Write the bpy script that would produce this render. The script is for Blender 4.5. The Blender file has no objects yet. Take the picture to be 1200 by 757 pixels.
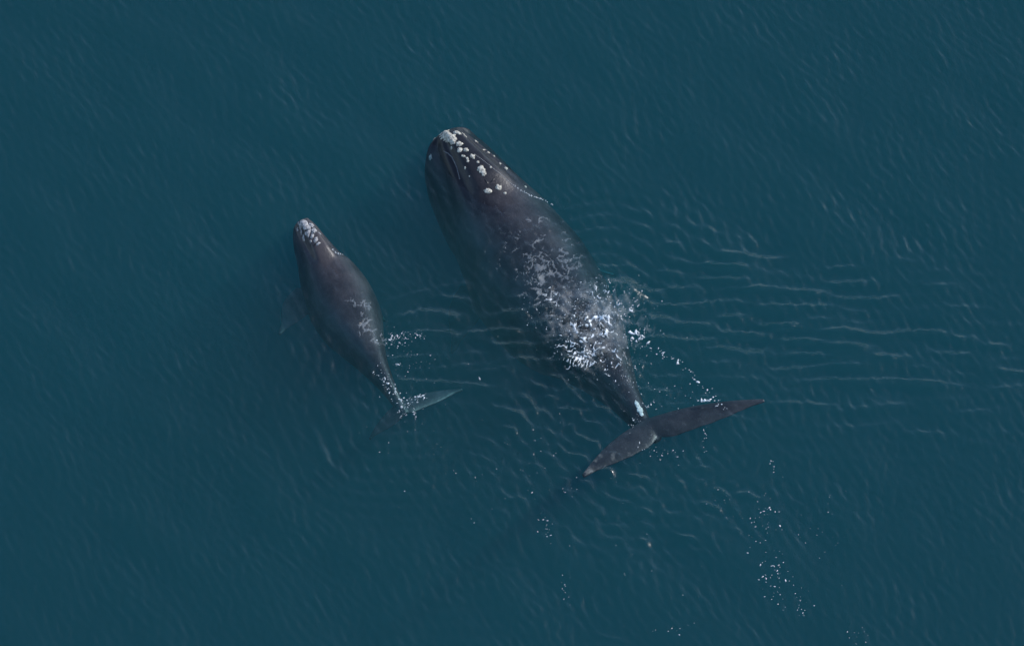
import bpy, bmesh, math, random
import numpy as np
from mathutils import Vector, noise as mnoise
from mathutils.bvhtree import BVHTree

S = bpy.context.scene
COL = S.collection
R = math.radians
random.seed(7)
rng = np.random.default_rng(7)

# ------------------------------------------------------------------ camera
ELEV, DIST, FRAME_W = 50.0, 200.0, 33.1          # a small plane circling at about 150 m, long lens
cam_d = bpy.data.cameras.new('camera')
cam = bpy.data.objects.new('camera', cam_d); COL.objects.link(cam)
cam.location = (0, -DIST*math.cos(R(ELEV)), DIST*math.sin(R(ELEV)))
cam.rotation_euler = (R(90-ELEV), 0, 0)
cam_d.sensor_width = 36; cam_d.lens = 36*DIST/FRAME_W
cam_d.clip_start = 1; cam_d.clip_end = 8000
S.camera = cam

# ------------------------------------------------------------------ sky, sun, exposure
SUN_EL, SUN_AZ = 34.0, 24.0                      # azimuth: degrees counter-clockwise from +X
w = bpy.data.worlds.new('World'); S.world = w; w.use_nodes = True
nt = w.node_tree; nt.nodes.clear()
sky = nt.nodes.new('ShaderNodeTexSky'); sky.sky_type = 'NISHITA'; sky.sun_disc = False
sky.sun_elevation = R(SUN_EL); sky.sun_rotation = R(90-SUN_AZ)
bg = nt.nodes.new('ShaderNodeBackground'); bg.inputs['Strength'].default_value = 0.15
sky.air_density = 1.0; sky.dust_density = .6; sky.ozone_density = 3.0
wo = nt.nodes.new('ShaderNodeOutputWorld')
nt.links.new(sky.outputs[0], bg.inputs[0]); nt.links.new(bg.outputs[0], wo.inputs[0])
sun_d = bpy.data.lights.new('sun', 'SUN'); sun_d.energy = 2.1; sun_d.angle = R(0.53); sun_d.color = (1, .985, .96)
sun = bpy.data.objects.new('sun', sun_d); COL.objects.link(sun)
sdir = Vector((math.cos(R(SUN_EL))*math.cos(R(SUN_AZ)), math.cos(R(SUN_EL))*math.sin(R(SUN_AZ)), math.sin(R(SUN_EL))))
sun.rotation_euler = sdir.to_track_quat('Z', 'Y').to_euler()
sun.location = sdir*100
S.view_settings.view_transform = 'Standard'; S.view_settings.look = 'None'
S.view_settings.exposure = 0.54; S.view_settings.gamma = 1.0
S.cycles.use_denoising = True
S.cycles.max_bounces = 8; S.cycles.transparent_max_bounces = 16
S.cycles.volume_bounces = 1

# ------------------------------------------------------------------ helpers
MPP = FRAME_W/1200.0
SE, CE = math.sin(R(ELEV)), math.cos(R(ELEV))
def sea(u, v, z=0.0):
    """survey-photo coordinates -> world point on the level z"""
    x, y = (u-600)*MPP, (378.5-v)*MPP
    d = Vector((x, y*SE + DIST*CE, y*CE - DIST*SE))
    t = (z - cam.location.z)/d.z
    return cam.location + d*t
def seaxy(u, v, z=0.0):
    p = sea(u, v, z); return np.array((p.x, p.y))

def tag(o, label=None, cat=None, group=None, kind=None):
    if label: o['label'] = label
    if cat: o['category'] = cat
    if group: o['group'] = group
    if kind: o['kind'] = kind
    return o
def link(name, me, mat=None, parent=None):
    o = bpy.data.objects.new(name, me); COL.objects.link(o)
    if mat: me.materials.append(mat)
    if parent: o.parent = parent
    return o
def mesh_from(name, V, Fq, smooth=True):
    me = bpy.data.meshes.new(name)
    V = np.asarray(V, np.float32); Fq = np.asarray(Fq, np.int32)
    n, k = Fq.shape
    me.vertices.add(len(V)); me.vertices.foreach_set('co', V.ravel())
    me.loops.add(n*k); me.loops.foreach_set('vertex_index', Fq.ravel())
    me.polygons.add(n); me.polygons.foreach_set('loop_start', np.arange(0, n*k, k, dtype=np.int32))
    me.polygons.foreach_set('use_smooth', np.full(n, smooth))
    me.update(calc_edges=True); me.validate()
    return me
def pchip(xs, ys):
    xs = np.asarray(xs, float); ys = np.asarray(ys, float)
    h = np.diff(xs); dl = np.diff(ys)/h
    m = np.zeros_like(ys); m[0] = dl[0]; m[-1] = dl[-1]
    for i in range(1, len(xs)-1):
        if dl[i-1]*dl[i] > 0:
            w1, w2 = 2*h[i]+h[i-1], h[i]+2*h[i-1]
            m[i] = (w1+w2)/(w1/dl[i-1]+w2/dl[i])
    def f(x):
        x = np.clip(np.asarray(x, float), xs[0], xs[-1])
        i = np.clip(np.searchsorted(xs, x, side='right')-1, 0, len(h)-1)
        t = (x-xs[i])/h[i]
        return ((1+2*t)*(1-t)**2*ys[i] + t*(1-t)**2*h[i]*m[i] + t*t*(3-2*t)*ys[i+1] + t*t*(t-1)*h[i]*m[i+1])
    return f
def sstep(a, b, x):
    t = np.clip((x-a)/(b-a), 0, 1); return t*t*(3-2*t)

def new_mat(name):
    m = bpy.data.materials.new(name); m.use_nodes = True
    t = m.node_tree; t.nodes.clear()
    out = t.nodes.new('ShaderNodeOutputMaterial')
    def N(kind, **kw):
        n = t.nodes.new(kind)
        for k, v in kw.items():
            if k in n.inputs: n.inputs[k].default_value = v
            else: setattr(n, k, v)
        return n
    return m, t, N, out

# ------------------------------------------------------------------ materials
def mat_water():
    m, t, N, out = new_mat('sea_water')
    L = t.links.new
    tc = N('ShaderNodeTexCoord')
    # capillary ripples, finer than the modelled waves
    mp = N('ShaderNodeMapping'); mp.inputs['Rotation'].default_value = (0, 0, R(-24)); mp.inputs['Scale'].default_value = (1.0, .42, 1)
    L(tc.outputs['Object'], mp.inputs[0])
    n1 = N('ShaderNodeTexNoise', Scale=5.2, Detail=3.0, Roughness=.55); L(mp.outputs[0], n1.inputs['Vector'])
    n2 = N('ShaderNodeTexNoise', Scale=.16, Detail=2.0); L(tc.outputs['Object'], n2.inputs['Vector'])
    pr = N('ShaderNodeMapRange'); L(n2.outputs['Fac'], pr.inputs['Value'])
    pr.inputs['From Min'].default_value = .35; pr.inputs['From Max'].default_value = .68
    pr.inputs['To Min'].default_value = .45; pr.inputs['To Max'].default_value = 1.0
    b1 = N('ShaderNodeBump', Distance=.03); L(n1.outputs['Fac'], b1.inputs['Height']); L(pr.outputs[0], b1.inputs['Strength'])
    # churned chop, only where the flukes broke the surface
    at = N('ShaderNodeAttribute', attribute_name='churn')
    n3 = N('ShaderNodeTexNoise', Scale=4.5, Detail=5.0, Roughness=.6, Distortion=1.2); L(tc.outputs['Object'], n3.inputs['Vector'])
    b2 = N('ShaderNodeBump', Distance=.20); L(n3.outputs['Fac'], b2.inputs['Height'])
    L(at.outputs['Fac'], b2.inputs['Strength']); L(b1.outputs[0], b2.inputs['Normal'])
    # mirror share of a water surface (Schlick), the same from above and from below
    ge = N('ShaderNodeNewGeometry')
    dt = N('ShaderNodeVectorMath', operation='DOT_PRODUCT'); L(ge.outputs['Incoming'], dt.inputs[0]); L(b2.outputs[0], dt.inputs[1])
    ac = N('ShaderNodeMath', operation='ABSOLUTE'); L(dt.outputs['Value'], ac.inputs[0])
    om = N('ShaderNodeMath', operation='SUBTRACT', use_clamp=True); om.inputs[0].default_value = 1.0; L(ac.outputs[0], om.inputs[1])
    pw = N('ShaderNodeMath', operation='POWER'); L(om.outputs[0], pw.inputs[0]); pw.inputs[1].default_value = 5.0
    fr = N('ShaderNodeMath', operation='MULTIPLY_ADD'); L(pw.outputs[0], fr.inputs[0]); fr.inputs[1].default_value = .98; fr.inputs[2].default_value = .02
    tr = N('ShaderNodeBsdfTransparent')
    gl = N('ShaderNodeBsdfGlossy', Roughness=.21); L(b2.outputs[0], gl.inputs['Normal'])
    mx = N('ShaderNodeMixShader'); L(fr.outputs[0], mx.inputs[0]); L(tr.outputs[0], mx.inputs[1]); L(gl.outputs[0], mx.inputs[2])
    L(mx.outputs[0], out.inputs['Surface'])
    sc = N('ShaderNodeVolumeScatter', Density=.17); sc.inputs['Color'].default_value = WATER_SCATTER; sc.inputs['Anisotropy'].default_value = 0.0
    ab = N('ShaderNodeVolumeAbsorption', Density=.40); ab.inputs['Color'].default_value = WATER_ABSORB
    ad = N('ShaderNodeAddShader'); L(sc.outputs[0], ad.inputs[0]); L(ab.outputs[0], ad.inputs[1])
    L(ad.outputs[0], out.inputs['Volume'])
    return m
WATER_SCATTER = (.080, .222, .210, 1)
WATER_ABSORB = (.05, .68, .76, 1)

def mat_skin(name, dark, mid, pale_amt):
    m, t, N, out = new_mat(name); L = t.links.new
    tc = N('ShaderNodeTexCoord')
    n1 = N('ShaderNodeTexNoise', Scale=.9, Detail=5.0, Roughness=.6); L(tc.outputs['Object'], n1.inputs['Vector'])
    cr = N('ShaderNodeValToRGB'); cr.color_ramp.elements[0].position = .40; cr.color_ramp.elements[1].position = .62
    cr.color_ramp.elements[0].color = dark; cr.color_ramp.elements[1].color = mid
    L(n1.outputs['Fac'], cr.inputs[0])
    # fine pale flecking and peeling skin
    n2 = N('ShaderNodeTexNoise', Scale=9.0, Detail=6.0, Roughness=.7, Distortion=.8); L(tc.outputs['Object'], n2.inputs['Vector'])
    c2 = N('ShaderNodeMapRange'); L(n2.outputs['Fac'], c2.inputs[0]); c2.inputs[1].default_value = .58; c2.inputs[2].default_value = .75
    c2.inputs[4].default_value = pale_amt
    m1 = N('ShaderNodeMixRGB'); L(c2.outputs[0], m1.inputs[0]); L(cr.outputs[0], m1.inputs[1]); m1.inputs[2].default_value = (.15, .14, .135, 1)
    # scuffed fluke tips and margins
    at = N('ShaderNodeAttribute', attribute_name='scuff')
    n3 = N('ShaderNodeTexNoise', Scale=3.4, Detail=5.0, Roughness=.65); L(tc.outputs['Object'], n3.inputs['Vector'])
    ad = N('ShaderNodeMath', operation='ADD'); L(at.outputs['Fac'], ad.inputs[0]); L(n3.outputs['Fac'], ad.inputs[1])
    c3 = N('ShaderNodeMapRange'); L(ad.outputs[0], c3.inputs[0]); c3.inputs[1].default_value = .95; c3.inputs[2].default_value = 1.25; c3.inputs[4].default_value = .8
    m2 = N('ShaderNodeMixRGB'); L(c3.outputs[0], m2.inputs[0]); L(m1.outputs[0], m2.inputs[1]); m2.inputs[2].default_value = (.30, .26, .23, 1)
    bh = N('ShaderNodeAttribute', attribute_name='black_head')
    m3 = N('ShaderNodeMixRGB'); L(bh.outputs['Fac'], m3.inputs[0]); L(m2.outputs[0], m3.inputs[1]); m3.inputs[2].default_value = (.006, .006, .008, 1)
    p = N('ShaderNodeBsdfPrincipled', Roughness=.34); L(m3.outputs[0], p.inputs['Base Color'])
    p.inputs['Specular IOR Level'].default_value = .35
    b = N('ShaderNodeBump', Distance=.02, Strength=.5); L(n2.outputs['Fac'], b.inputs['Height']); L(b.outputs[0], p.inputs['Normal'])
    L(p.outputs[0], out.inputs['Surface'])
    return m
def mat_callosity(name, a, b_):
    m, t, N, out = new_mat(name); L = t.links.new
    tc = N('ShaderNodeTexCoord')
    n1 = N('ShaderNodeTexNoise', Scale=14.0, Detail=5.0, Roughness=.7); L(tc.outputs['Object'], n1.inputs['Vector'])
    cr = N('ShaderNodeValToRGB'); cr.color_ramp.elements[0].position = .36; cr.color_ramp.elements[1].position = .56
    cr.color_ramp.elements[0].color = a; cr.color_ramp.elements[1].color = b_
    L(n1.outputs['Fac'], cr.inputs[0])
    p = N('ShaderNodeBsdfPrincipled', Roughness=.75); L(cr.outputs[0], p.inputs['Base Color'])
    b = N('ShaderNodeBump', Distance=.05, Strength=.8); L(n1.outputs['Fac'], b.inputs['Height']); L(b.outputs[0], p.inputs['Normal'])
    L(p.outputs[0], out.inputs['Surface'])
    return m
def mat_plain(name, c, rough):
    m, t, N, out = new_mat(name); L = t.links.new
    tc = N('ShaderNodeTexCoord')
    n1 = N('ShaderNodeTexNoise', Scale=3.0, Detail=4.0); L(tc.outputs['Object'], n1.inputs['Vector'])
    mr = N('ShaderNodeMixRGB'); L(n1.outputs['Fac'], mr.inputs[0]); mr.inputs[1].default_value = tuple(x*.7 for x in c[:3])+(1,); mr.inputs[2].default_value = c
    p = N('ShaderNodeBsdfPrincipled', Roughness=rough); L(mr.outputs[0], p.inputs['Base Color'])
    L(p.outputs[0], out.inputs['Surface'])
    return m
def mat_foam(name, alpha):
    """alpha < 1: a thin film of milky froth, also the imitated caustic net; most light passes"""
    m, t, N, out = new_mat(name); L = t.links.new
    p = N('ShaderNodeBsdfPrincipled', Roughness=.6); p.inputs['Base Color'].default_value = (.82, .84, .83, 1)
    tr = N('ShaderNodeBsdfTransparent')
    at = N('ShaderNodeAttribute', attribute_name='thick')
    ml = N('ShaderNodeMath', operation='MULTIPLY'); L(at.outputs['Fac'], ml.inputs[0]); ml.inputs[1].default_value = alpha
    mx = N('ShaderNodeMixShader'); L(ml.outputs[0], mx.inputs[0]); L(tr.outputs[0], mx.inputs[1]); L(p.outputs[0], mx.inputs[2])
    L(mx.outputs[0], out.inputs['Surface'])
    return m
M_WATER = mat_water()
M_SKIN = mat_skin('mother_skin', (.012, .011, .014, 1), (.042, .038, .041, 1), .50)
M_CALF = mat_skin('calf_skin', (.022, .020, .022, 1), (.058, .050, .051, 1), .45)
M_CALL = mat_callosity('callosity', (.17, .15, .12, 1), (.64, .60, .50, 1))
M_CCALL = mat_callosity('calf_callosity', (.09, .085, .085, 1), (.47, .45, .44, 1))
M_WHITE = mat_callosity('pale_scar', (.45, .47, .42, 1), (.80, .82, .76, 1))
M_DARK = mat_plain('blowhole_dark', (.008, .007, .008, 1), .3)
M_BED = mat_plain('deep_sea_bed', (.02, .03, .03, 1), .9)
M_FOAM = mat_foam('foam_white', 1.0)
M_CAUSTIC_FILM = mat_foam('foam_and_caustic_film', .09)  # pale film that imitates the net of refracted sunlight on the backs

# ------------------------------------------------------------------ the sea surface
def spectrum(n, lam, ang, spread, seed):
    g = np.random.default_rng(seed)
    l = np.exp(g.uniform(math.log(lam[0]), math.log(lam[1]), n))
    a = np.radians(g.normal(ang, spread, n)); k = 2*np.pi/l
    return k*np.cos(a), k*np.sin(a), g.uniform(0, 2*np.pi, n), l/np.sqrt(n)
def wave_sum(X, Y, sp):
    h = np.zeros_like(X)
    for kx, ky, ph, am in zip(*sp): h += am*np.cos(kx*X+ky*Y+ph)
    return h
SP_AMB = spectrum(60, (.21, .46), 22, 24, 1)
SP_SWELL = spectrum(12, (1.6, 5.0), 30, 45, 2)
SP_GRP = spectrum(8, (2.5, 7.0), 0, 90, 3)
SP_H = spectrum(44, (.42, 1.1), 89, 10, 4)
SP_MOD = spectrum(14, (1.2, 3.6), 90, 60, 12)
SP_H2 = spectrum(34, (.34, .75), 58, 26, 5)
SP_V = spectrum(24, (.35, .8), 15, 30, 6)
SP_CH = spectrum(44, (.20, .8), 60, 90, 8)
# patches of stronger waves: centre, half axes in survey-photo pixels, tilt, spectrum, strength
PATCHES = [((565, 405), (115, 66), SP_H, .062), ((900, 385), (190, 85), SP_H, .056),
           ((1080, 430), (170, 80), SP_H, .040), ((650, 480), (80, 60), SP_H2, .036),
           ((800, 590), (130, 60), SP_H2, .036), ((620, 545), (80, 45), SP_H2, .032),
           ((690, 620), (110, 70), SP_V, .020), ((400, 500), (60, 70), SP_V, .020),
           ((820, 330), (90, 50), SP_H, .035), ((1000, 250), (150, 70), SP_AMB, .014),
           ((700, 470), (60, 40), SP_H2, .022)]
# rings spreading from a beat of the flukes: centre, inner and outer radius (m), wavelength, height
RINGS = [((705, 380), 2.2, 5.6, .55, .020, 20, 150), ((480, 468), 1.0, 5.0, .50, .013, 120, 310),
         ((500, 452), 2.4, 4.6, .70, .018, 20, 160), ((770, 515), 1.4, 5.0, .52, .013, 200, 345),
         ((560, 640), 1.0, 4.2, .55, .008, 180, 360)]
# single crests: points in survey-photo pixels, height, half width (m)
CRESTS = [([(704, 337), (722, 339), (742, 344), (758, 353)], .16, .20),
          ([(428, 361), (455, 353), (490, 344), (525, 336), (560, 332)], .035, .10),
          ([(522, 442), (548, 438), (580, 435), (614, 430)], .045, .09),
          ([(757, 376), (775, 381), (793, 384)], .04, .06),
          ([(470, 383), (495, 380), (520, 379)], .045, .09), ([(538, 390), (556, 391), (580, 387)], .04, .08),
          ([(800, 402), (830, 400), (860, 398)], .045, .09), ([(840, 342), (856, 338), (872, 341)], .035, .07),
          ([(366, 498), (371, 520), (382, 540), (400, 558)], .035, .08),
          ([(405, 462), (418, 478), (436, 490)], .03, .09),
          ([(636, 392), (648, 408), (668, 424), (692, 434)], .05, .10),
          ([(482, 475), (484, 500), (487, 525)], .03, .05),
          ([(700, 556), (722, 551)], .05, .07), ([(748, 594), (765, 604)], .04, .06), ([(780, 622), (815, 633)], .035, .06),
          ([(690, 255), (740, 250), (800, 256)], .022, .12), ([(690, 272), (740, 266), (800, 270)], .018, .10),
          ([(700, 292), (750, 284), (800, 290)], .018, .10),
          ([(690, 740), (715, 748), (740, 752)], .03, .06)]
CHURN = [((692, 372), (46, 34), 1.0), ((705, 410), (34, 28), .8), ((660, 345), (40, 26), .35), ((735, 445), (24, 40), .35), ((424, 378), (20, 16), .35)]
def plan_dist(X, Y, pts):
    P = [seaxy(*p) for p in pts]; best = np.full(X.shape, 1e9); along = np.zeros_like(X)
    tot = sum(np.linalg.norm(b-a) for a, b in zip(P, P[1:])); run = 0
    for a, b in zip(P, P[1:]):
        ab = b-a; l2 = ab@ab
        t = np.clip(((X-a[0])*ab[0]+(Y-a[1])*ab[1])/l2, 0, 1)
        d = np.hypot(X-a[0]-t*ab[0], Y-a[1]-t*ab[1]); s = (run+t*math.sqrt(l2))/tot
        along = np.where(d < best, s, along); best = np.minimum(best, d); run += math.sqrt(l2)
    return best, along
def env_px(X, Y, c, ax):
    p = seaxy(*c); rx, ry = ax[0]*MPP, ax[1]*MPP/SE
    return np.exp(-(((X-p[0])/rx)**2 + ((Y-p[1])/ry)**2))
def churn_at(X, Y):
    c = np.zeros_like(X)
    for p, ax, s in CHURN: c = np.maximum(c, s*env_px(X, Y, p, ax))
    return c
def water_height(X, Y):
    X = np.asarray(X, float); Y = np.asarray(Y, float)
    near = (np.abs(X) < 60) & (np.abs(Y) < 60)
    H = np.zeros_like(X); x, y = X[near], Y[near]
    grp = wave_sum(x, y, SP_GRP); grp = .85+.25*np.tanh(grp/ (grp.std()+1e-9)) if grp.size > 10 else .75
    h = .0118*wave_sum(x, y, SP_AMB)*grp/.30*1.0 + .012*wave_sum(x, y, SP_SWELL)
    for c, ax, sp, a in PATCHES:
        e = env_px(x, y, c, ax); k = e > .01
        if not k.any(): continue
        q = wave_sum(x[k], y[k], sp)/.45
        md = wave_sum(x[k], y[k], SP_MOD); md = .88+.38*np.tanh(1.3*md)
        h[k] += md*a*e[k]*(np.exp(.5*np.minimum(q, 1.6))-1)*1.25
    for c, r0, r1, lam, am, a0, a1 in RINGS:
        p = seaxy(*c); dx, dy = x-p[0], y-p[1]; r = np.hypot(dx, dy)
        k = r < r1*1.3
        r_ = r[k]; th = np.degrees(np.arctan2(dy[k], dx[k])) % 360
        wob = .18*np.sin(3*np.radians(th)+lam*9)+.12*np.sin(7*np.radians(th)+1)
        win = sstep(r0*.6, r0, r_)*(1-sstep(r1*.75, r1*1.25, r_))*sstep(a0-25, a0+20, th)*(1-sstep(a1-20, a1+25, th))
        h[k] += am*win*np.cos(2*np.pi*(r_+wob)/lam)
    for pts, am, wd in CRESTS:
        P = np.array([seaxy(*p) for p in pts]); lo, hi = P.min(0)-5*wd, P.max(0)+5*wd
        k = (x > lo[0]) & (x < hi[0]) & (y > lo[1]) & (y < hi[1])
        if not k.any(): continue
        d, s = plan_dist(x[k], y[k], pts)
        h[k] += 1.5*am*np.exp(-(d/(1.5*wd))**2)*np.sin(np.pi*np.clip(s, .02, .98))**.7
    ch = churn_at(x, y); k = ch > .01
    if k.any(): h[k] += .045*ch[k]*wave_sum(x[k], y[k], SP_CH)/.30
    H[near] = h
    far = np.maximum(np.abs(X), np.abs(Y))
    return H*(1-sstep(30, 60, far))

def graded(a, step, far):
    c = list(np.arange(-a, a+step/2, step)); s = step; x = c[-1]; out = []
    while x < far:
        s *= 1.22; x += s; out.append(x)
    return np.array([-v for v in reversed(out)] + c + out)
gx, gy = graded(18.5, .05, 3200), graded(16.0, .05, 3200)
X, Y = np.meshgrid(gx, gy)
Z = water_height(X, Y)
nx, ny = len(gx), len(gy)
V = np.stack([X, Y, Z], -1).reshape(-1, 3)
idx = np.arange(nx*ny).reshape(ny, nx)
Fq = np.stack([idx[:-1, :-1], idx[:-1, 1:], idx[1:, 1:], idx[1:, :-1]], -1).reshape(-1, 4)
ring = np.concatenate([idx[0, :-1], idx[:-1, -1], idx[-1, :0:-1], idx[:0:-1, 0]])
lowv = V[ring].copy(); lowv[:, 2] = -70
b0 = len(V); nb = len(ring); low = b0+np.arange(nb); rn = np.roll(ring, -1); ln = np.roll(low, -1)
V = np.concatenate([V, lowv, [[0, 0, -70]]])
side = np.stack([ring, low, ln, rn], -1)
bot = np.stack([low, np.full(nb, len(V)-1), ln], -1)
me = bpy.data.meshes.new('sea_water')
tot = len(Fq)+len(side)
me.vertices.add(len(V)); me.vertices.foreach_set('co', V.astype(np.float32).ravel())
loops = np.concatenate([Fq.ravel(), side.ravel(), bot.ravel()]).astype(np.int32)
starts = np.concatenate([np.arange(0, tot*4, 4), tot*4+np.arange(0, nb*3, 3)]).astype(np.int32)
me.loops.add(len(loops)); me.loops.foreach_set('vertex_index', loops)
me.polygons.add(len(starts)); me.polygons.foreach_set('loop_start', starts)
me.polygons.foreach_set('use_smooth', np.concatenate([np.ones(len(Fq), bool), np.zeros(nb*2, bool)]))
me.update(calc_edges=True)
at = me.attributes.new('churn', 'FLOAT', 'POINT')
cv = np.zeros(len(V), np.float32); cv[:nx*ny] = churn_at(X, Y).ravel(); at.data.foreach_set('value', cv)
water = tag(link('sea_water', me, M_WATER), 'dark teal sea with fine ripples around the whales', 'sea', kind='structure')

def water_z(x, y):
    """height of the modelled mesh, bilinear"""
    i = np.clip(np.searchsorted(gx, x)-1, 0, nx-2); j = np.clip(np.searchsorted(gy, y)-1, 0, ny-2)
    s = (x-gx[i])/(gx[i+1]-gx[i]); t = (y-gy[j])/(gy[j+1]-gy[j])
    return (Z[j, i]*(1-s)*(1-t)+Z[j, i+1]*s*(1-t)+Z[j+1, i]*(1-s)*t+Z[j+1, i+1]*s*t)

# sea bed, far below
bx = np.linspace(-3000, 3000, 61); BX, BY = np.meshgrid(bx, bx)
BZ = -55+2*np.sin(BX*.013+1)*np.cos(BY*.017)
bi = np.arange(61*61).reshape(61, 61)
tag(link('sea_bed', mesh_from('sea_bed', np.stack([BX, BY, BZ], -1).reshape(-1, 3),
    np.stack([bi[:-1, :-1], bi[:-1, 1:], bi[1:, 1:], bi[1:, :-1]], -1).reshape(-1, 4)), M_BED), 'dark sea bed far below the water', 'sea bed', kind='structure')

# ------------------------------------------------------------------ whales
def loft(P, half_w, up, dn, lat, extra=None, nseg=96, power=2.15):
    """closed tube around the dorsal line P; half_w/up/dn per ring; lat = lateral unit vectors"""
    n = len(P); V = []; th = np.linspace(0, 2*np.pi, nseg, endpoint=False)
    c, s = np.cos(th), np.sin(th)
    ex = np.sign(c)*np.abs(c)**(2/power); ez = np.sign(s)*np.abs(s)**(2/power)
    for i in range(n):
        x = ex*half_w[i]; z = np.where(ez > 0, ez*up[i], ez*dn[i])
        if extra is not None: x, z = extra(i, x, z, ez)
        V.append(np.stack([P[i, 0]+lat[i, 0]*x, P[i, 1]+lat[i, 1]*x, P[i, 2]+z], -1))
    V = np.concatenate(V); F = []
    for i in range(n-1):
        a = i*nseg+np.arange(nseg); b = i*nseg+(np.arange(nseg)+1) % nseg
        F.append(np.stack([a, b, b+nseg, a+nseg], -1))
    F = np.concatenate(F).tolist()
    V = np.concatenate([V, [V[:nseg].mean(0)], [V[-nseg:].mean(0)]])
    c0, c1 = len(V)-2, len(V)-1; e = (n-1)*nseg
    for k in range(nseg):
        F.append([k, c0, (k+1) % nseg]); F.append([e+k, e+(k+1) % nseg, c1])
    return V, F
def blade(root, span_dir, chord_dir, up_dir, lead, trail, span, thick, droop=None, n=40, m=14):
    """flat tapering limb: lead/trail give chord offsets along the span (0..1)"""
    V = []; F = []
    us = 1-(1-np.linspace(0, 1, n))**1.5
    cs = (1-np.cos(np.linspace(0, np.pi, m)))/2
    for u in us:
        l, tr = lead(u), trail(u)
        th = thick*max(.30, (1-u)**.6)
        dz = droop(u) if droop else 0
        for side in (1, -1):
            for c in (cs if side == 1 else cs[-2:0:-1]):
                prof = 1.7*math.sqrt(max(c, 0))*(1-c)+.12*(1-c)+.07/th*2*math.sqrt(max(c*(1-c), 0))
                p = root+span_dir*(span*u)+chord_dir*(l+(tr-l)*c)+up_dir*(side*th*.5*prof+dz)
                V.append(p)
    k = 2*m-2
    for i in range(n-1):
        for j in range(k):
            a, b = i*k+j, i*k+(j+1) % k
            F.append([a, b, b+k, a+k])
    V.append(np.mean(V[:k], 0)); V.append(np.mean(V[(n-1)*k:n*k], 0))
    c0, c1 = len(V)-2, len(V)-1; e = (n-1)*k
    for j in range(k):
        F.append([j, c0, (j+1) % k]); F.append([e+j, e+(j+1) % k, c1])
    return np.array(V), F
def weld(name, pieces, voxel, smooth_it):
    """all pieces grown into one continuous skin"""
    bm = bmesh.new()
    for V, F in pieces:
        vs = [bm.verts.new(tuple(map(float, p))) for p in V]
        for f in F:
            try: bm.faces.new([vs[i] for i in f])
            except ValueError: pass
    bmesh.ops.recalc_face_normals(bm, faces=bm.faces)
    me = bpy.data.meshes.new(name+'_rough'); bm.to_mesh(me); bm.free()
    o = bpy.data.objects.new(name, me); COL.objects.link(o)
    md = o.modifiers.new('r', 'REMESH'); md.mode = 'VOXEL'; md.voxel_size = voxel; md.use_smooth_shade = True
    sm = o.modifiers.new('s', 'SMOOTH'); sm.factor = .5; sm.iterations = smooth_it
    dg = bpy.context.evaluated_depsgraph_get()
    out = bpy.data.meshes.new_from_object(o.evaluated_get(dg))
    bpy.data.objects.remove(o); bpy.data.meshes.remove(me)
    out.name = name
    out.polygons.foreach_set('use_smooth', np.ones(len(out.polygons), bool))
    return out

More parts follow.
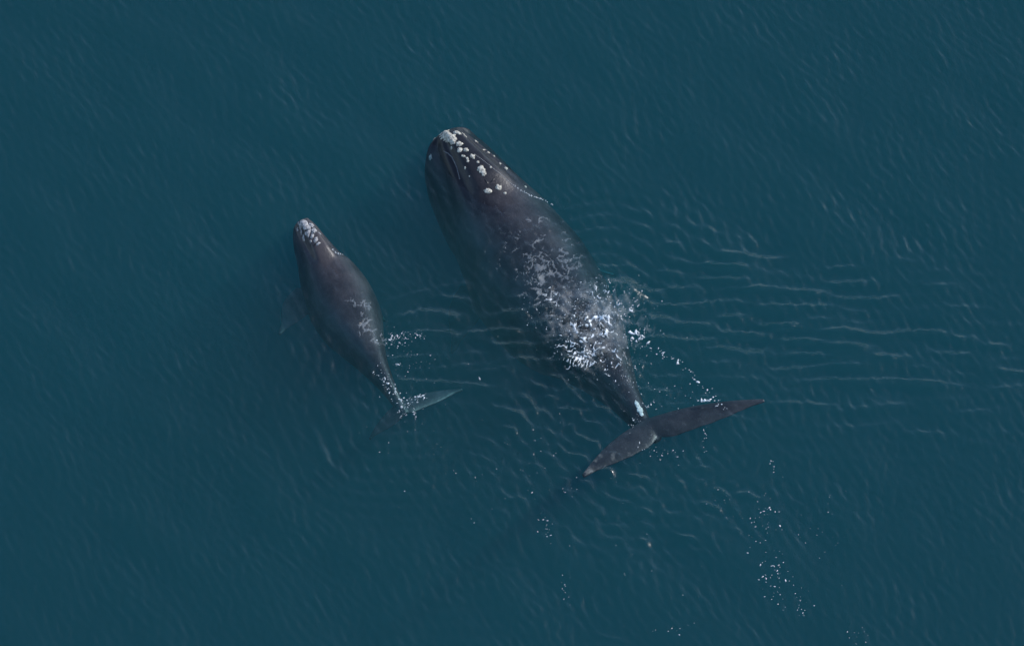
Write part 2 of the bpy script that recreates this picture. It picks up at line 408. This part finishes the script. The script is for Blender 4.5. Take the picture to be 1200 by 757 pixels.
def whale(name, label, dorsal, L, st, skin, voxel, fluke, flippers, head, scuffs):
    root = bpy.data.objects.new(name, None); COL.objects.link(root)
    base = sea(*dorsal[len(dorsal)//2][:2]); root.location = (base.x, base.y, 0)
    off = np.array((base.x, base.y, 0))
    # dorsal line in plan
    D = np.array([seaxy(u, v) for u, v in dorsal]); sd = np.concatenate([[0], np.cumsum(np.linalg.norm(np.diff(D, axis=0), axis=1))])
    Lr = sd[-1]; fx, fy = pchip(sd, D[:, 0]), pchip(sd, D[:, 1])
    st = np.array(st, float); st[:, 0] *= Lr/L; sc = Lr/L
    n = 260; s = np.linspace(0, Lr, n); s = Lr*(s/Lr)**1.15
    fw, fh, fz = (pchip(st[:, 0], st[:, k]) for k in (1, 2, 3))
    px, py = fx(s), fy(s)
    tx, ty = np.gradient(px, s), np.gradient(py, s)
    kk = 21; pad = lambda a: np.convolve(np.pad(a, kk//2, mode='edge'), np.ones(kk)/kk, 'valid')
    tx, ty = pad(tx), pad(ty); nn = np.hypot(tx, ty); tx, ty = tx/nn, ty/nn
    lat = np.stack([-ty, tx], -1)                 # points to the animal's right (towards +X)
    hw, hh, top = fw(s), fh(s), fz(s)
    P = np.stack([px, py, top-hh], -1)
    def extra(i, x, z, ez):
        q = s[i]/head['len']
        if q < 1.25:
            up = ez > 0
            wr = head['w0']+(head['w1']-head['w0'])*min(q, 1)
            f = (1-sstep(.85, 1.2, q))*sstep(.03, .15, q)
            ax = np.abs(x)
            ridge = head['ridge']*(1-sstep(wr*.55, wr*1.0, ax))
            groove = -head['groove']*np.exp(-((ax-wr*1.08)/(.09*head['k']))**2)
            lip = head['lip']*np.exp(-((ax-wr*1.55)/(.22*head['k']))**2)
            drop = -head['drop']*sstep(wr*1.1, wr*1.9, ax)
            z = z+np.where(up, f*(ridge+groove+lip+drop), f*drop)
        return x, z
    pieces = [loft(P, hw, hh, hh*.98, lat, extra)]
    # flukes: two blades from the end of the tail stock
    e = np.array([px[-1], py[-1], fluke['z']])
    back = np.array([tx[-1], ty[-1], 0.0]); back = np.array([*(fluke.get('axis', back[:2])), 0.0]); back /= np.linalg.norm(back)
    latv = np.array([-back[1], back[0], 0.0])
    for sg in (1, -1):
        half, sweep, tipz = fluke['right'] if sg == 1 else fluke['left']
        sp = latv*sg*math.cos(sweep)+back*math.sin(sweep)
        sp = sp+np.array([0, 0, tipz/half])
        rc = fluke['chord']
        lead = lambda u: -rc*(1.0-.10*u-.90*u**2.2) + rc*.0
        trail = lambda u: rc*(.13-.26*math.exp(-(u/.07)**2)+.11*math.sin(min(u*1.15, 1)*math.pi)*.9-.08*u+.10*u**3)+.025*math.sin(u*9+sg*2)*u*(1-u)*2
        pieces.append(blade(e-sp*.02*half, sp, back, np.array([0, 0, 1.0]), lead, trail, half, fluke['thick']))
    for fl in flippers:
        i = int(np.argmin(abs(s-fl['s']*sc)))
        r0 = P[i]+np.array([lat[i, 0], lat[i, 1], 0])*fl['side']*hw[i]*.82+np.array([0, 0, -hh[i]*fl['low']])
        a = fl['sweep']; sp = np.array([lat[i, 0]*fl['side']*math.cos(a)+tx[i]*math.sin(a), lat[i, 1]*fl['side']*math.cos(a)+ty[i]*math.sin(a), fl['dz']])
        sp /= np.linalg.norm(sp)
        ch = np.array([tx[i], ty[i], 0])-sp*np.dot(np.array([tx[i], ty[i], 0]), sp); ch /= np.linalg.norm(ch)
        upv = np.cross(sp, ch); upv = upv if upv[2] > 0 else -upv
        wd = fl['w']
        lead = lambda u: -wd*(.38+.35*math.sin(min(1, u*1.1+.15)*math.pi)-.30*u**3)
        trail = lambda u: wd*(.42+.30*math.sin(min(1, u*1.0+.2)*math.pi)-.38*u**2)
        pieces.append(blade(r0, sp, ch, upv, lead, trail, fl['len'], fl['thick']))
    pieces = [(np.asarray(Vp)-off, Fp) for Vp, Fp in pieces]
    me = weld('body', pieces, voxel, 4)
    nv = len(me.vertices); co = np.empty(nv*3, np.float32); me.vertices.foreach_get('co', co); co = co.reshape(-1, 3)
    sc_ = np.zeros(nv)
    for (u, v), rad, amt in scuffs:
        p = seaxy(u, v)-off[:2]
        sc_ = np.maximum(sc_, amt*np.exp(-((co[:, 0]-p[0])**2+(co[:, 1]-p[1])**2)/rad**2))
    a_ = me.attributes.new('scuff', 'FLOAT', 'POINT'); a_.data.foreach_set('value', sc_.astype(np.float32))
    i_h = int(np.argmin(abs(s-head['len']*.95))); ax_ = np.array([tx[i_h], ty[i_h]]); p_h = np.array([px[i_h], py[i_h]])-off[:2]
    back_ = (co[:, 0]-p_h[0])*ax_[0]+(co[:, 1]-p_h[1])*ax_[1]
    b_ = me.attributes.new('black_head', 'FLOAT', 'POINT'); b_.data.foreach_set('value', (head['dark']*(1-sstep(-.7, .5, back_))).astype(np.float32))
    body = link('body', me, skin, root)
    tag(root, label, 'whale', 'right whales')
    bvh = BVHTree.FromPolygons([tuple(c) for c in co.tolist()], [tuple(p.vertices) for p in me.polygons])
    return root, body, bvh, Vector(off.tolist())

def growth(name, root, bvh, off, mat, blobs, lumps=.28, sub=3, raise_=.25, seed=0):
    """a raised rough patch on the skin; blobs = (u, v, radius_a, radius_b, angle) in survey-photo pixels"""
    bm = bmesh.new(); g = random.Random(seed)
    for (u, v, ra, rb, ang) in blobs:
        o = cam.location; d = (sea(u, v, 0)-o).normalized()
        hit, nrm, fi, dist = bvh.ray_cast(o-off, d, 500)
        if hit is None: continue
        n = nrm.normalized()
        t1 = (Vector((1, 0, 0))-n*n.x).normalized(); t2 = n.cross(t1)
        ca, sa = math.cos(R(ang)), math.sin(R(ang))
        a, b = ra*MPP, rb*MPP*1.15; h = raise_*min(a, b)*1.6
        tmp = bmesh.new(); bmesh.ops.create_icosphere(tmp, subdivisions=sub, radius=1)
        sd = Vector((g.random()*50, g.random()*50, g.random()*50))
        mp = {}
        for vv in tmp.verts:
            q = vv.co
            k = 1+lumps*mnoise.noise(q*2.2+sd)*1.6+lumps*.7*mnoise.noise(q*5.5+sd)
            x, y, z = q.x*a*k, q.y*b*k, q.z*h*(1+.5*lumps*mnoise.noise(q*4+sd))
            p = hit+t1*(x*ca-y*sa)+t2*(x*sa+y*ca)+n*z
            # sink the rim onto the skin
            near, nn_, _, dd = bvh.find_nearest(hit+t1*(x*ca-y*sa)+t2*(x*sa+y*ca))
            if near is not None: p = near+n*(z if z > 0 else z*.6)
            mp[vv.index] = bm.verts.new(p)
        for f in tmp.faces: bm.faces.new([mp[vv.index] for vv in f.verts])
        tmp.free()
    if not bm.verts: bm.free(); return None
    bmesh.ops.recalc_face_normals(bm, faces=bm.faces)
    for f in bm.faces: f.smooth = True
    me = bpy.data.meshes.new(name); bm.to_mesh(me); bm.free()
    return link(name, me, mat, root)

# ---- the mother: metres from the snout, half width, half height, height of the back above the sea
mother_st = [(0, .46, .32, .06), (.2, .86, .58, .22), (.6, 1.18, .95, .28), (1.4, 1.42, 1.35, .28), (2.3, 1.58, 1.6, .22),
             (3.0, 1.66, 1.75, .12), (4.0, 1.86, 1.9, -.04), (5.4, 2.08, 2.05, -.15), (6.6, 2.02, 2.0, -.24), (8.0, 1.74, 1.78, -.26),
             (9.4, 1.28, 1.40, -.16), (10.8, .82, 1.05, -.20), (12.0, .50, .74, -.24), (13.0, .36, .50, -.24), (13.8, .27, .28, -.32), (14.4, .16, .10, -.40)]
mother_dorsal = [(523, 154), (548, 186), (577, 219), (604, 252), (632, 290), (662, 333), (694, 378), (722, 424), (744, 466), (757, 491), (772, 505)]
mroot, mbody, mbvh, moff = whale('right_whale', 'large dark adult right whale with white callosities on its head, floating at the surface',
    mother_dorsal, 14.4, mother_st, M_SKIN, .032,
    dict(z=-.38, right=(3.75, R(4), .20), left=(3.0, R(6), .16), chord=.88, thick=.24, axis=(.46, -.89)),
    [dict(side=1, s=4.2, low=.35, sweep=R(38), dz=-.55, len=2.3, w=.95, thick=.28), dict(side=-1, s=4.2, low=.45, sweep=R(40), dz=-.5, len=2.3, w=.95, thick=.28)],
    dict(len=2.9, w0=.24, w1=.80, ridge=.15, groove=.08, lip=.05, k=1.0, drop=.30, dark=.62),
    [((690, 545), .45, .60), ((700, 530), .5, .52), ((720, 530), .35, .5), ((884, 482), .3, .7), ((760, 516), .25, .55), ((850, 492), .3, .5), ((740, 526), .25, .5), ((870, 478), .35, .42), ((800, 505), .3, .38)])
mother_callosities = [[(538, 169, 4, 3.2, 20)], [(538.5, 176, 3, 3.2, 0)], [(546, 176, 3.2, 2.2, -35)],
    [(553.5, 183.5, 3.4, 2.4, -40)], [(543, 183, 3, 1.1, -25), (547.5, 186, 2.2, 1.3, -60), (548, 189, 1.5, 1.5, 0)], [(560, 190, 1.7, 1.5, 0)], [(564, 199, 4.2, 5.2, 25), (567, 203, 3, 3.2, 0)],
    [(584, 220, 3.8, 2.6, 15)], [(572, 224, 4.2, 2.6, 0)], [(592, 226.5, 1.7, 1.4, 0)], [(503.5, 169, 2.4, 4, -15)], [(509, 163, 2, 1.5, 20)], [(504.5, 184.5, 2.6, 3.4, 0)],
    [(529, 173.5, 1.8, 1.8, 0)], [(545, 197, 1.1, 1.5, 0)], [(550, 207, 1.0, .9, 0)], [(575, 196, 1.2, 1.2, 0)]]
growth('bonnet', mroot, mbvh, moff, M_CALL, [(521, 156.5, 7, 5, 25), (527, 160.5, 7, 5, -20), (530, 164.5, 5, 4, 10), (524, 159, 6, 4, 40)], seed=1, raise_=.22, lumps=.55, sub=4)
for i, b in enumerate(mother_callosities): growth('callosity', mroot, mbvh, moff, M_CALL, b, seed=10+i, sub=3, raise_=.25, lumps=.42)
for i, b in enumerate([[(536, 156, 5, 2.4, -20), (544, 158.5, 4.5, 2, -30)], [(558, 166, 2.4, 1.3, -30)], [(567, 176, 1.6, 1.2, 0)], [(572, 179, 1.8, 1.4, 0)], [(579, 183, 1.5, 1.3, 0)],
                       [(586, 192, 1.4, 1.4, 0)], [(593, 197.5, 2, 2, 0)], [(616, 219, 1.5, 1.8, 0)]]):
    growth('lip_callosity', mroot, mbvh, moff, M_CALL, b, seed=40+i, sub=3, raise_=.25, lumps=.42)
growth('blowhole', mroot, mbvh, moff, M_DARK, [(570, 213, 1.1, 3.4, 35)], lumps=.05, sub=2, raise_=.2, seed=60)
growth('blowhole', mroot, mbvh, moff, M_DARK, [(577, 212, 1.1, 3.4, -40)], lumps=.05, sub=2, raise_=.2, seed=61)
M_LIP_HIGHLIGHT = mat_plain('painted_lip_highlight', (.20, .20, .20, 1), .5)  # wet highlight along the lips, put in as pale grey beads
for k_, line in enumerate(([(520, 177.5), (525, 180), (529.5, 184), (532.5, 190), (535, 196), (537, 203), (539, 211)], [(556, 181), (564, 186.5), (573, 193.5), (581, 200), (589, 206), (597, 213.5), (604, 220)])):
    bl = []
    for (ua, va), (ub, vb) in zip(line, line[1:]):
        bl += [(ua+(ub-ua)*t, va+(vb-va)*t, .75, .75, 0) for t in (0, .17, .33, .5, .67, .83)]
    o = growth('lip_highlight', mroot, mbvh, moff, M_LIP_HIGHLIGHT, bl, lumps=.5, sub=1, raise_=.2, seed=90+k_)
    if o: o['label'] = 'painted wet highlight along the lip'
o = growth('scar', mroot, mbvh, moff, M_WHITE, [(747, 474, 2.6, 5.5, 20), (750, 480, 3.6, 4.4, 0), (752, 485, 2.4, 2.4, 0)], lumps=.3, seed=70, raise_=.12)
if o: o['label'] = 'white patch of skin on the tail stock'

# ---- the calf
calf_st = [(0, .16, .16, .08), (.15, .36, .38, .18), (.5, .50, .60, .22), (1.0, .62, .82, .20), (1.5, .80, .95, .10), (2.1, .98, 1.05, .03),
           (3.0, 1.12, 1.14, -.05), (3.9, 1.06, 1.10, -.12), (4.8, .82, .95, -.18), (5.8, .53, .72, -.28), (6.8, .32, .48, -.42), (7.6, .21, .32, -.58), (8.2, .16, .18, -.78), (8.6, .10, .07, -.90)]
calf_dorsal = [(353, 259), (362, 274), (373, 290), (390, 314), (408, 345), (425, 379), (442, 412), (457, 437), (468, 454), (475, 463)]
croot, cbody, cbvh, coff = whale('right_whale', 'small dark right whale calf with grey callosities, swimming beside the adult',
    calf_dorsal, 8.6, calf_st, M_CALF, .024,
    dict(z=-.95, right=(2.3, R(-12), -.4), left=(1.35, R(2), -.5), chord=.54, thick=.15, axis=(.42, -.9)),
    [dict(side=1, s=2.6, low=.6, sweep=R(55), dz=-.7, len=1.1, w=.5, thick=.18), dict(side=-1, s=2.05, low=.12, sweep=R(34), dz=-.08, len=1.9, w=.72, thick=.22)],
    dict(len=1.7, w0=.22, w1=.40, ridge=.15, groove=.04, lip=.0, k=.6, drop=.12, dark=.0),
    [((535, 456), .8, .34), ((510, 466), .6, .34), ((452, 490), .4, .5)])
for i, b in enumerate([[(355, 261.5, 6, 4.4, 15), (358, 266, 5, 4.6, 0), (352, 265, 3, 3, 0)], [(345, 264.5, 3.6, 3, 20)], [(350, 262, 2.4, 2, 0)], [(365, 264, 3, 3.4, -30)], [(368, 271, 2.6, 4.4, -25)], [(361, 273, 2.4, 4.6, -20)],
                       [(356, 279, 2.2, 3.2, 10)], [(374.5, 273.5, 1.9, 1.3, 0)], [(370, 281, 2.2, 3, -20)], [(364, 283, 1.5, 1.5, 0)], [(349, 269, 1.7, 2.2, 0)], [(362, 267, 2.2, 2.6, 0)], [(366, 277, 2, 2.6, -20)], [(353, 272, 1.6, 2.8, 10)], [(373, 286, 1.6, 2.4, -30)], [(358, 274, 1.4, 2, 0)]]):
    growth('bonnet' if i == 0 else 'callosity', croot, cbvh, coff, M_CCALL, b, seed=80+i, sub=3, raise_=.25, lumps=.45)
growth('blowhole', croot, cbvh, coff, M_DARK, [(363.5, 287, .9, 2.6, 30)], lumps=.05, sub=2, raise_=.2, seed=62)
growth('blowhole', croot, cbvh, coff, M_DARK, [(369, 286.5, .9, 2.6, -40)], lumps=.05, sub=2, raise_=.2, seed=63)

# ------------------------------------------------------------------ foam
def vnoise(x, y, seed, freq):
    g = np.random.default_rng(seed); n = 97; T = g.random((n, n))
    fx, fy = x*freq+seed*3.7, y*freq+seed*1.3
    i, j = np.floor(fx).astype(int), np.floor(fy).astype(int); a, b = fx-i, fy-j
    a, b = a*a*a*(a*(6*a-15)+10), b*b*b*(b*(6*b-15)+10)
    q = lambda ii, jj: T[jj % n, ii % n]
    return q(i, j)*(1-a)*(1-b)+q(i+1, j)*a*(1-b)+q(i, j+1)*(1-a)*b+q(i+1, j+1)*a*b
def fbm(x, y, seed, freq, octs=3):
    return sum(vnoise(x, y, seed+k, freq*2**k)*.5**k for k in range(octs))/sum(.5**k for k in range(octs))
def worley_gap(x, y, seed):
    """distance between nearest and second nearest jittered cell point: zero along the cell walls"""
    g = np.random.default_rng(seed); n = 61; J = g.random((n, n, 2))
    i, j = np.floor(x).astype(int), np.floor(y).astype(int)
    d1 = np.full(x.shape, 9.0); d2 = d1.copy()
    for a in (-1, 0, 1):
        for b in (-1, 0, 1):
            q = J[(j+b) % n, (i+a) % n]; d = np.hypot(i+a+q[..., 0]-x, j+b+q[..., 1]-y)
            d2 = np.where(d < d1, d1, np.minimum(d2, d)); d1 = np.minimum(d1, d)
    return d2-d1
def lace(name, regions, step, mat, label, seed, freq, width, lift, patch=0.0, net=False):
    """strands and flakes of froth, and nets imitating caustics, lying on the water: cells of a fine sheet kept along warped ridges"""
    lo = np.min([seaxy(c[0], c[1])-np.array((a[0], a[1]/SE))*MPP*2.0 for c, a, _ in regions], axis=0)
    hi = np.max([seaxy(c[0], c[1])+np.array((a[0], a[1]/SE))*MPP*2.0 for c, a, _ in regions], axis=0)
    xs, ys = np.arange(lo[0], hi[0], step), np.arange(lo[1], hi[1], step)
    Xf, Yf = np.meshgrid(xs, ys)
    e = np.zeros_like(Xf)
    for c, a, s_ in regions: e = np.maximum(e, s_*env_px(Xf, Yf, c, a))
    wx = Xf+.5*(fbm(Xf, Yf, seed+20, 1.3)-.5)+.12*(fbm(Xf, Yf, seed+23, 5)-.5); wy = Yf+.5*(fbm(Xf, Yf, seed+30, 1.3)-.5)+.12*(fbm(Xf, Yf, seed+33, 5)-.5)
    r1 = np.abs(fbm(wx, wy, seed, freq, 2)-.5); r2 = np.abs(fbm(wx*1.1+7, wy*.8, seed+5, freq*1.5, 2)-.5)
    if net:  # cell-wall strands laid out like sunlight focused by the ripples
        bend = .10*(fbm(Xf, Yf, seed+70, 9, 2)-.5)
        wx = wx+.34*(fbm(Xf, Yf, seed+71, 3.5, 3)-.5); wy = wy+.34*(fbm(Xf, Yf, seed+75, 3.5, 3)-.5)
        r1 = worley_gap(wx*freq*.8, wy*freq*.62+bend, seed)*.55+.24*np.clip(fbm(Xf, Yf, seed+80, 3.1, 2)-.44, 0, 1)
        r2 = worley_gap(wx*freq*1.7+bend, wy*freq*1.3, seed+1)*.55+.22*np.clip(fbm(Xf, Yf, seed+90, 2.3, 2)-.36, 0, 1)
    dens = fbm(Xf, Yf, seed+40, 1.7); fine = fbm(Xf, Yf, seed+50, 16, 2)
    amt = e*(sstep(.24, .52, dens+.3*(fine-.5)) if net else sstep(.30, .62, dens+.25*(fine-.5)))
    f = np.maximum(width*amt-np.minimum(r1, r2*1.2)-.02*(fine-.5), 0)
    if patch: f = np.maximum(f, np.minimum(patch*e*e*1.0-(1-fbm(wx, wy, seed+60, 4, 3)), .03))
    keep = f > 0
    q = keep[:-1, :-1] & keep[1:, :-1] & keep[:-1, 1:] & keep[1:, 1:]
    id_ = np.arange(Xf.size).reshape(Xf.shape)
    Fq = np.stack([id_[:-1, :-1][q], id_[:-1, 1:][q], id_[1:, 1:][q], id_[1:, :-1][q]], -1)
    used, inv = np.unique(Fq, return_inverse=True); Fq = inv.reshape(-1, 4)
    x, y = Xf.ravel()[used], Yf.ravel()[used]; th = np.clip(f.ravel()[used]/(width*.5), 0, 1)
    z = water_z(x, y)+lift+.035*th*(step/.016)
    x = x+rng.uniform(-.3, .3, x.shape)*step; y = y+rng.uniform(-.3, .3, y.shape)*step
    # give the sheet an underside so that it is a closed flake
    n = len(x); top = np.stack([x, y, z], -1); bt = np.stack([x, y, z-.012-.02*th], -1)
    ed = np.concatenate([Fq[:, [0, 1]], Fq[:, [1, 2]], Fq[:, [2, 3]], Fq[:, [3, 0]]])
    key = np.sort(ed, 1)[:, 0].astype(np.int64)*n+np.sort(ed, 1)[:, 1]
    u_, first, cnt = np.unique(key, return_index=True, return_counts=True)
    rim = ed[first[cnt == 1]]
    Fall = np.concatenate([Fq, Fq[:, ::-1]+n, np.stack([rim[:, 1], rim[:, 0], rim[:, 0]+n, rim[:, 1]+n], -1)])
    me = mesh_from(name, np.concatenate([top, bt]), Fall)
    a_ = me.attributes.new('thick', 'FLOAT', 'POINT'); a_.data.foreach_set('value', np.clip((.02 if net else .10)+np.tile(th, 2)*1.3, 0, 1).astype(np.float32))
    return tag(link(name, me, mat), label, 'foam', kind='stuff')
lace('churned_foam', [((692, 368), (42, 26), 1.0), ((726, 393), (40, 12), .85), ((682, 402), (26, 28), .85), ((668, 352), (30, 12), .8), ((718, 350), (18, 14), .8), ((722, 425), (16, 22), .6), ((694, 372), (16, 12), 1.3)],
     .016, M_FOAM, 'white broken foam over the tail stock of the adult whale', 3, 4.0, .105, .004, patch=.28)
lace('foam_and_caustic_film', [((648, 318), (44, 34), 1.25), ((664, 343), (48, 28), 1.2), ((640, 280), (38, 36), 1.0), ((700, 375), (46, 36), 1.0), ((600, 300), (34, 28), .55)],
     .016, M_CAUSTIC_FILM, 'lacy froth net imitating refracted sunlight over the back of the adult whale', 11, 4.2, .12, .003, net=True)
lace('foam_and_caustic_film', [((420, 362), (18, 15), 1.1), ((432, 384), (20, 13), 1.1), ((448, 398), (16, 12), .8)],
     .016, M_CAUSTIC_FILM, 'lacy froth net imitating refracted sunlight over the back of the calf', 17, 3.8, .12, .003, net=True)

M_MILK = mat_foam('foam_milk', .055)
lace('foam_and_caustic_film', [((694, 370), (44, 30), 1.0), ((725, 392), (40, 14), .8), ((690, 402), (28, 24), .8)],
     .03, M_MILK, 'faint milky froth between the strands of churned foam', 29, 1.8, .60, -.02)
def flecks(name, label, spots, mat=None):
    """floating specks of froth and bubbles: (u, v, diameter in m)"""
    V, F, T = [], [], []
    ico = bmesh.new(); bmesh.ops.create_icosphere(ico, subdivisions=1, radius=1)
    base = np.array([v.co[:] for v in ico.verts]); fc = [[v.index for v in f.verts] for f in ico.faces]; ico.free()
    k = 0
    for u, v, d in spots:
        p = seaxy(u, v)
        d = d*.72
        an = rng.uniform(0, np.pi); el = rng.uniform(1, 2.1)
        q = base*np.array([d*.5*el, d*.5/el**.3, d*.28])*(1+.3*rng.standard_normal((len(base), 1)))
        c, s_ = math.cos(an), math.sin(an)
        x, y = q[:, 0]*c-q[:, 1]*s_+p[0], q[:, 0]*s_+q[:, 1]*c+p[1]
        z = q[:, 2]+float(water_z(np.array(p[0]), np.array(p[1])))
        V.append(np.stack([x, y, z], -1)); F += [[i+k for i in f] for f in fc]; k += len(base)
    me = mesh_from(name, np.concatenate(V), np.array(F))
    a_ = me.attributes.new('thick', 'FLOAT', 'POINT'); a_.data.foreach_set('value', np.repeat(rng.uniform(.30, 1.0, len(spots)), len(base)).astype(np.float32))
    return tag(link(name, me, mat or M_FOAM), label, 'foam', kind='stuff')
def scatter(c, ax, n, d0, d1):
    return [(c[0]+rng.normal(0, ax[0]), c[1]+rng.normal(0, ax[1]), d0*(d1/d0)**(rng.random()**2.2)) for _ in range(n)]
def trail(pts, n, jit, d0, d1):
    out = []; P = np.array(pts, float); sl = np.concatenate([[0], np.cumsum(np.linalg.norm(np.diff(P, axis=0), axis=1))])
    for _ in range(n):
        t = rng.uniform(0, sl[-1])
        out.append((np.interp(t, sl, P[:, 0])+rng.normal(0, jit), np.interp(t, sl, P[:, 1])+rng.normal(0, jit), d0*(d1/d0)**(rng.random()**2.2)))
    return out
flecks('foam_flecks', 'white specks of froth drifting beside the tail and fluke of the adult whale',
    scatter((698, 374), (30, 18), 400, .014, .06)+scatter((692, 405), (20, 16), 110, .014, .05)+scatter((735, 440), (12, 16), 70, .015, .06)
    + trail([(745, 395), (775, 415), (800, 428), (815, 445), (830, 465), (855, 480)], 60, 3, .03, .12)+scatter((790, 465), (26, 10), 24, .02, .06)
    + trail([(735, 500), (750, 488), (765, 470)], 36, 3, .02, .08)+scatter((770, 530), (14, 10), 34, .02, .07)+trail([(824, 500), (828, 530)], 12, 2, .02, .06)
    + scatter((685, 345), (30, 8), 50, .02, .07)+scatter((610, 560), (70, 40), 24, .015, .05))
flecks('foam_flecks', 'white specks of froth trailing over the tail of the calf',
    scatter((463, 398), (9, 7), 50, .02, .08)+trail([(455, 400), (475, 392), (492, 395), (503, 402)], 40, 2, .02, .07)+trail([(443, 425), (452, 448), (466, 464), (475, 478)], 70, 4, .02, .09)
    + trail([(470, 478), (484, 468), (498, 462)], 60, 2.2, .02, .09)+trail([(466, 480), (470, 488), (476, 484)], 16, 1, .02, .05)+scatter((485, 430), (18, 14), 40, .015, .06)
    + trail([(484, 478), (487, 490)], 14, 1, .02, .05)+scatter((480, 500), (40, 22), 12, .012, .035)+[(466, 427, .14), (562, 443, .10)])
flecks('bubble_trail', 'loose trail of small white bubbles on open water away from both whales',
    scatter((895, 612), (14, 16), 46, .02, .075)+scatter((907, 675), (9, 16), 50, .02, .075)+trail([(903, 540), (908, 556), (916, 560)], 9, 1.5, .02, .06)
    + trail([(930, 690), (945, 725)], 18, 4, .02, .07)+scatter((965, 610), (16, 30), 24, .015, .04)+scatter((1010, 745), (14, 6), 10, .02, .07)+scatter((850, 590), (18, 8), 12, .015, .05))
flecks('bubble_trail', 'sparse line of small white bubbles on open water below the fluke',
    trail([(640, 600), (646, 640)], 16, 4, .02, .08)+trail([(655, 665), (665, 705)], 10, 3, .02, .08)+scatter((650, 560), (30, 30), 24, .015, .06)
    + scatter((540, 530), (60, 20), 20, .015, .05)+scatter((790, 735), (12, 5), 8, .02, .08)+scatter((760, 690), (70, 40), 20, .012, .04))
flecks('foam_patch', 'small bright foam patch floating just above the right fluke', [(826, 470, .16), (822, 469.5, .14), (830, 470, .12), (818, 469, .08)]).__setitem__('category', 'foam')
# bright wet lines where the skin meets the water
def waterline(label, lines):
    sp = []
    for pts, n, d in lines: sp += trail(pts, n, .35, d*.5, d)
    flecks('waterline_foam', label, sp)
waterline('thin white line of froth along the head of the adult whale', [([(606, 221), (620, 229), (634, 233), (648, 240)], 60, .05), ([(585, 203), (597, 214), (608, 222)], 26, .035)])
waterline('thin white line of froth behind the head of the calf', [([(379, 287), (388, 292), (394, 297), (402, 299)], 46, .05), ([(360, 292), (368, 293), (376, 288)], 26, .045)])
